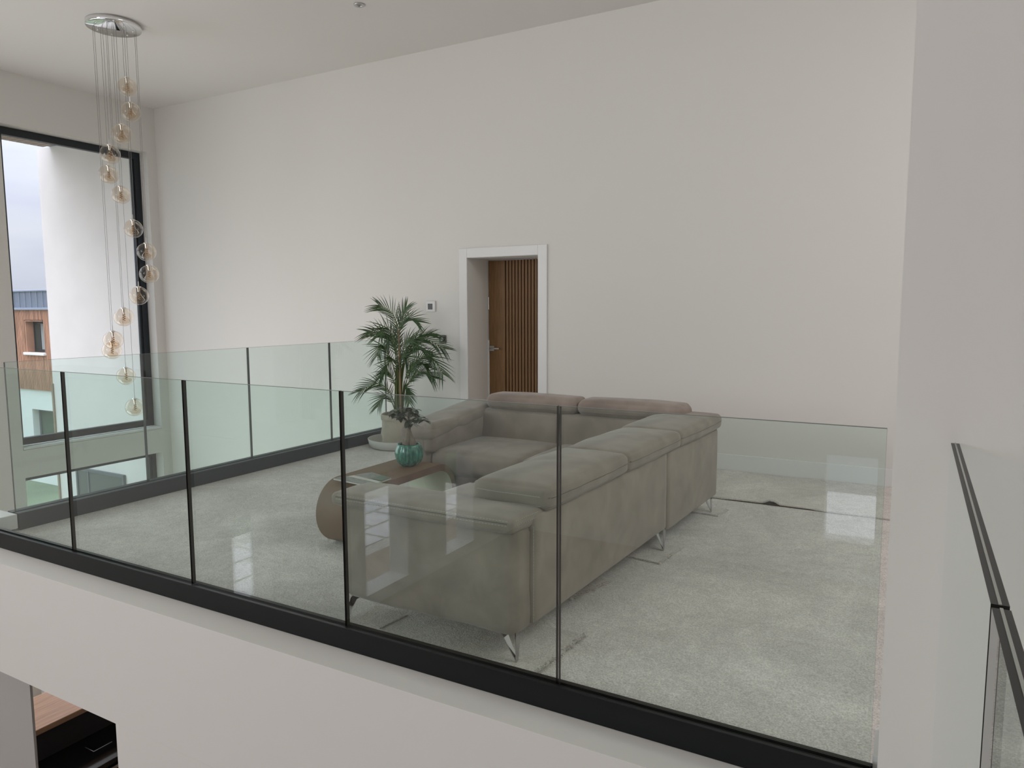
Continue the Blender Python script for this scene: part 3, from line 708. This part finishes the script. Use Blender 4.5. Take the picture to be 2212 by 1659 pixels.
# ------------------------------------------------------------------ chandelier
CX, CY = -6.70, 4.375
chd = thing('globe_chandelier', 'spiral chandelier of amber glass globes hanging from a round chrome plate', 'chandelier', (CX, CY, ZC))
bm = bmesh.new(); lathe(bm, [(.001, -.045), (.232, -.045), (.236, -.041), (.236, -.001), (.001, -.001)], (CX, CY, ZC), 64); obj('ceiling_plate', bm, CHROME, chd)
fwv = Vector((CX, CY, 0)).normalized(); lat = Vector((-fwv.y, fwv.x, 0))
GL = [(3.54, -.086, .12), (3.312, -.101, -.10), (3.098, -.016, -.15), (2.899, .091, -.11), (2.709, .113, .09), (2.526, .022, .15), (2.213, -.068, .14), (1.995, -.173, .07),
      (1.781, -.183, -.04), (1.568, -.083, -.15), (1.362, .055, -.16), (1.14, .158, -.08), (1.042, .175, .05), (.785, .069, .15), (.474, .005, .02)]
for i, (z, la, de) in enumerate(GL):
    k = 1 + de/8.0
    p = Vector((CX, CY, 0)) + (lat*la + fwv*de)*1.0; z = 1.43 + (z-1.43)*k
    rx = random.Random(i); r = .0875
    bm = bmesh.new()
    bmesh.ops.create_uvsphere(bm, u_segments=32, v_segments=20, radius=r)
    for v in bm.verts: v.co = v.co*(1+.05*noise.noise(v.co*9+Vector((i*2.3, 0, 0)))) + Vector((p.x, p.y, z))
    g_ = obj('glass_globe', bm, AMBER, chd, smooth=True)
    bm = bmesh.new(); tube(bm, [(p.x, p.y, z+r+.006), (p.x, p.y, ZC-.046)], .0016, 5); obj('cord', bm, CORD, chd)
    bm = bmesh.new(); lathe(bm, [(.001, r+.05), (.004, r+.05), (.005, r+.006), (.022, r+.002), (.024, r-.006), (.012, r-.012), (.010, r-.05), (.001, r-.05)], (p.x, p.y, z), 16); obj('socket_cap', bm, CHROME, g_)
    bm = bmesh.new(); lathe(bm, [(.001, .035), (.008, .032), (.02, .0), (.038, -.02), (.044, -.038), (.034, -.056), (.001, -.062)], (p.x+.006, p.y, z), 18, lambda q, zz, a: q*(1+.12*math.sin(a*6+zz*60))); obj('inner_shade', bm, AMBER, g_, smooth=True)
    bm = bmesh.new(); tube(bm, [(p.x+.012*math.cos(a*1.9), p.y+.012*math.sin(a*1.9), z+.03-.006*a) for a in range(12)], .0035, 6); obj('filament_coil', bm, FILA, g_, smooth=True)
for k in range(14):
    a = k*2*math.pi/14
    if k % 2: continue
    bm = bmesh.new(); lathe(bm, [(.001, -.060), (.006, -.058), (.007, -.046), (.001, -.046)], (CX+.16*math.cos(a), CY+.16*math.sin(a), ZC), 10); obj('plate_screw', bm, CHROME, chd)

# ------------------------------------------------------------------ below the bulkhead: kitchen corner
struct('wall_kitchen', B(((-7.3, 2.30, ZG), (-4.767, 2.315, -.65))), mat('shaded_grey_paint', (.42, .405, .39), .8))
ki = thing('kitchen_island', 'dark kitchen island with raised oak bar top under the gallery', 'kitchen island', (-6.0, 3.9, ZG))
obj('bar_top', bevel(B(((-6.72, 2.6, -2.05), (-6.151, 5.4, -2.0))), .004, 1), WOODTOP, ki, label='raised oak bar top')
obj('bar_back', B(((-6.66, 2.62, ZG+.001), (-6.170, 5.38, -2.051))), DCAB, ki)
obj('worktop', bevel(B(((-6.168, 2.62, -2.32), (-5.66, 5.38, -2.28))), .003, 1), GLOSSB, ki, label='black glass worktop')
obj('handle_rail', B(((-5.67, 2.62, -2.36), (-5.64, 5.38, -2.335))), STEEL, ki, label='steel handle rail')
for k in range(4):
    y0 = 2.63+k*.69
    obj('cabinet_door', bevel(B(((-5.70, y0, ZG+.1), (-5.665, y0+.68, -2.37))), .003, 1), DCAB, ki)
bm = bmesh.new(); tube(bm, [(-6.02, 3.30, -2.279), (-5.90, 3.30, -2.279), (-5.90, 3.46, -2.279)], .0025, 8); obj('hob_trim', bm, STEEL, ki)
obj('carcass', B(((-6.168, 2.63, ZG+.001), (-5.702, 5.37, -2.321))), DCAB, ki)

# ------------------------------------------------------------------ outside
struct('lawn', B(((-60, -40, -3.55), (-9.45, 40, -3.42))), LAWN)
struct('wall_wing', B(((-11.68, 6.29, -3.42), (-9.452, 6.6, 3.838))), STUCCO, label='beige rendered side wall beyond the window')
struct('trim_4', B(((-11.70, 6.27, -3.4), (-11.66, 6.289, .30))), mat('tan_corner_bead', (.32, .24, .17), .7))
# window in the wing wall at ground level
w5 = empty_struct('window_3', (-10.55, 6.28, -3.4), 'grey framed window low in the beige side wall')
obj('pane', B(((-11.12, 6.262, -3.3), (-10.0, 6.275, -1.0))), SCREEN, w5)
obj('frame', B(((-11.16, 6.25, -3.3), (-11.12, 6.288, -.96)), ((-10.0, 6.25, -3.3), (-9.96, 6.288, -.96)), ((-11.12, 6.25, -1.0), (-10.0, 6.288, -.96)), ((-10.86, 6.25, -3.3), (-10.83, 6.288, -1.0))), mat('mid_grey_frame', (.12, .13, .15), .5), w5)
# roof overhang with boarded soffit
ro = empty_struct('roof_overhang', (-10.4, 5.0, 3.84), 'roof overhang with boarded timber soffit above the window')
obj('roof_slab', B(((-11.34, 4.3, 3.84), (-9.452, 8.0, 4.1))), ZINC, ro)
y = 4.30
while y < 6.19:
    obj('soffit_board', B(((-11.33, y, 3.815), (-9.46, y+.085, 3.839))), SOFFW, ro); y += .095
# white neighbour building with timber first floor and zinc parapet
nbld = thing('neighbour_building', 'house beyond the lawn with cedar batten upper floor, zinc parapet and white ground floor', 'building', (-21.5, 11, -3.42))
obj('ground_storey', wall_with_holes('y', 11.05, 11.4, -30, -19.2, -3.42, -.77, [(-21.65, -20.47, -3.0, -1.33)]), WSTUCCO, nbld)
obj('upper_wall', wall_with_holes('y', 11.06, 11.4, -30, -19.2, -.77, 1.44, [(-21.6, -20.74, .28, 1.13)]), CEDARD, nbld)
bm = bmesh.new(); x = -24
while x < -19.25:
    if -21.66 < x+.02 and x < -20.72:
        for (z0, z1) in ((-.77, .22), (1.17, 1.44)): box(bm, (x, 11.0, z0), (x+.034, 11.06, z1))
    else: box(bm, (x, 11.0, -.77), (x+.034, 11.06, 1.44))
    x += .056
obj('cedar_battens', bm, CEDAR, nbld, kind='stuff')
obj('parapet_back', B(((-30, 11.0, 1.44), (-19.2, 11.4, 1.97))), ZINC, nbld)
x = -23.2
while x < -19.3:
    obj('zinc_panel', B(((x, 10.985, 1.50), (x+.27, 11.0, 1.94))), ZINC, nbld)
    obj('standing_seam', B(((x+.272, 10.965, 1.49), (x+.288, 11.0, 1.945))), mat('pale_zinc_seam', (.26, .30, .37), .4) if x < -23.1 else bpy.data.materials['pale_zinc_seam'], nbld); x += .29
obj('coping', bevel(B(((-30, 10.94, 1.94), (-19.2, 11.42, 1.99))), .01, 1), bpy.data.materials['pale_zinc_seam'], nbld)
obj('gutter', bevel(B(((-30, 10.94, 1.44), (-19.2, 11.0, 1.50))), .01, 1), bpy.data.materials['pale_zinc_seam'], nbld)
w = obj('window', B(((-21.6, 11.20, .28), (-21.54, 11.26, 1.13)), ((-20.80, 11.20, .28), (-20.74, 11.26, 1.13)), ((-21.54, 11.20, .28), (-20.8, 11.26, .34)), ((-21.54, 11.20, 1.07), (-20.8, 11.26, 1.13)), ((-21.30, 11.20, .34), (-21.24, 11.26, 1.07))), FRAME, nbld, label='upper window with dark frame')
obj('pane', B(((-21.24, 11.22, .34), (-20.8, 11.235, 1.07)), ((-21.54, 11.22, .34), (-21.30, 11.235, 1.07))), mat('dark_pane', (.03, .045, .04), .05), w)
obj('blind', B(((-21.22, 11.205, .35), (-21.02, 11.215, 1.06))), mat('grey_curtain', (.30, .31, .30), .8), w)
obj('window_sill', bevel(B(((-21.68, 10.93, .20), (-20.66, 11.2, .275))), .01, 1), WSTUCCO, nbld)
obj('window_reveal', B(((-21.62, 11.0, .275), (-21.585, 11.2, 1.15)), ((-21.585, 11.0, 1.13), (-20.74, 11.2, 1.15))), CEDAR, nbld)
w = obj('window', B(((-21.65, 11.22, -3.0), (-21.58, 11.28, -1.33)), ((-20.54, 11.22, -3.0), (-20.47, 11.28, -1.33)), ((-21.58, 11.22, -1.40), (-20.54, 11.28, -1.33)), ((-21.58, 11.22, -3.0), (-20.54, 11.28, -2.93))), bpy.data.materials['mid_grey_frame'], nbld, label='lower window with pale frame')
obj('pane', B(((-21.58, 11.24, -2.93), (-20.54, 11.255, -1.40))), mat('green_reflecting_pane', (.05, .09, .06), .05), w)
# garden seen only as reflections: gravel bed with paving slabs and a white outbuilding
gv = empty_struct('patio', (-10, -4, -3.4), 'gravel bed with pale paving slabs outside')
obj('gravel_bed', B(((-12.5, -12, -3.419), (-7.81, .78, -3.40))), GRAVEL, gv)
for i in range(9):
    for j in range(3):
        x0 = -9.6 - j*.79; y0 = -11.0 + i*.95 + (.45 if j % 2 else 0)
        if y0+.8 > .7: continue
        obj('paving_slab', bevel(B(((x0-.69, y0, -3.3995), (x0, y0+.85, -3.375))), .006, 1), SLAB, gv)
struct('terrace', B(((-6, -16, -3.419), (2, -9.41, -3.40))), SLAB)
ob = thing('white_outbuilding', 'white rendered outbuilding across the lawn', 'building', (-16, -10, -3.42))
obj('walls', B(((-19, -14, -3.42), (-13.9, -6.2, .2))), WSTUCCO, ob)
obj('flat_roof', B(((-19.2, -14.2, .2), (-13.7, -6.0, .4))), ZINC, ob)
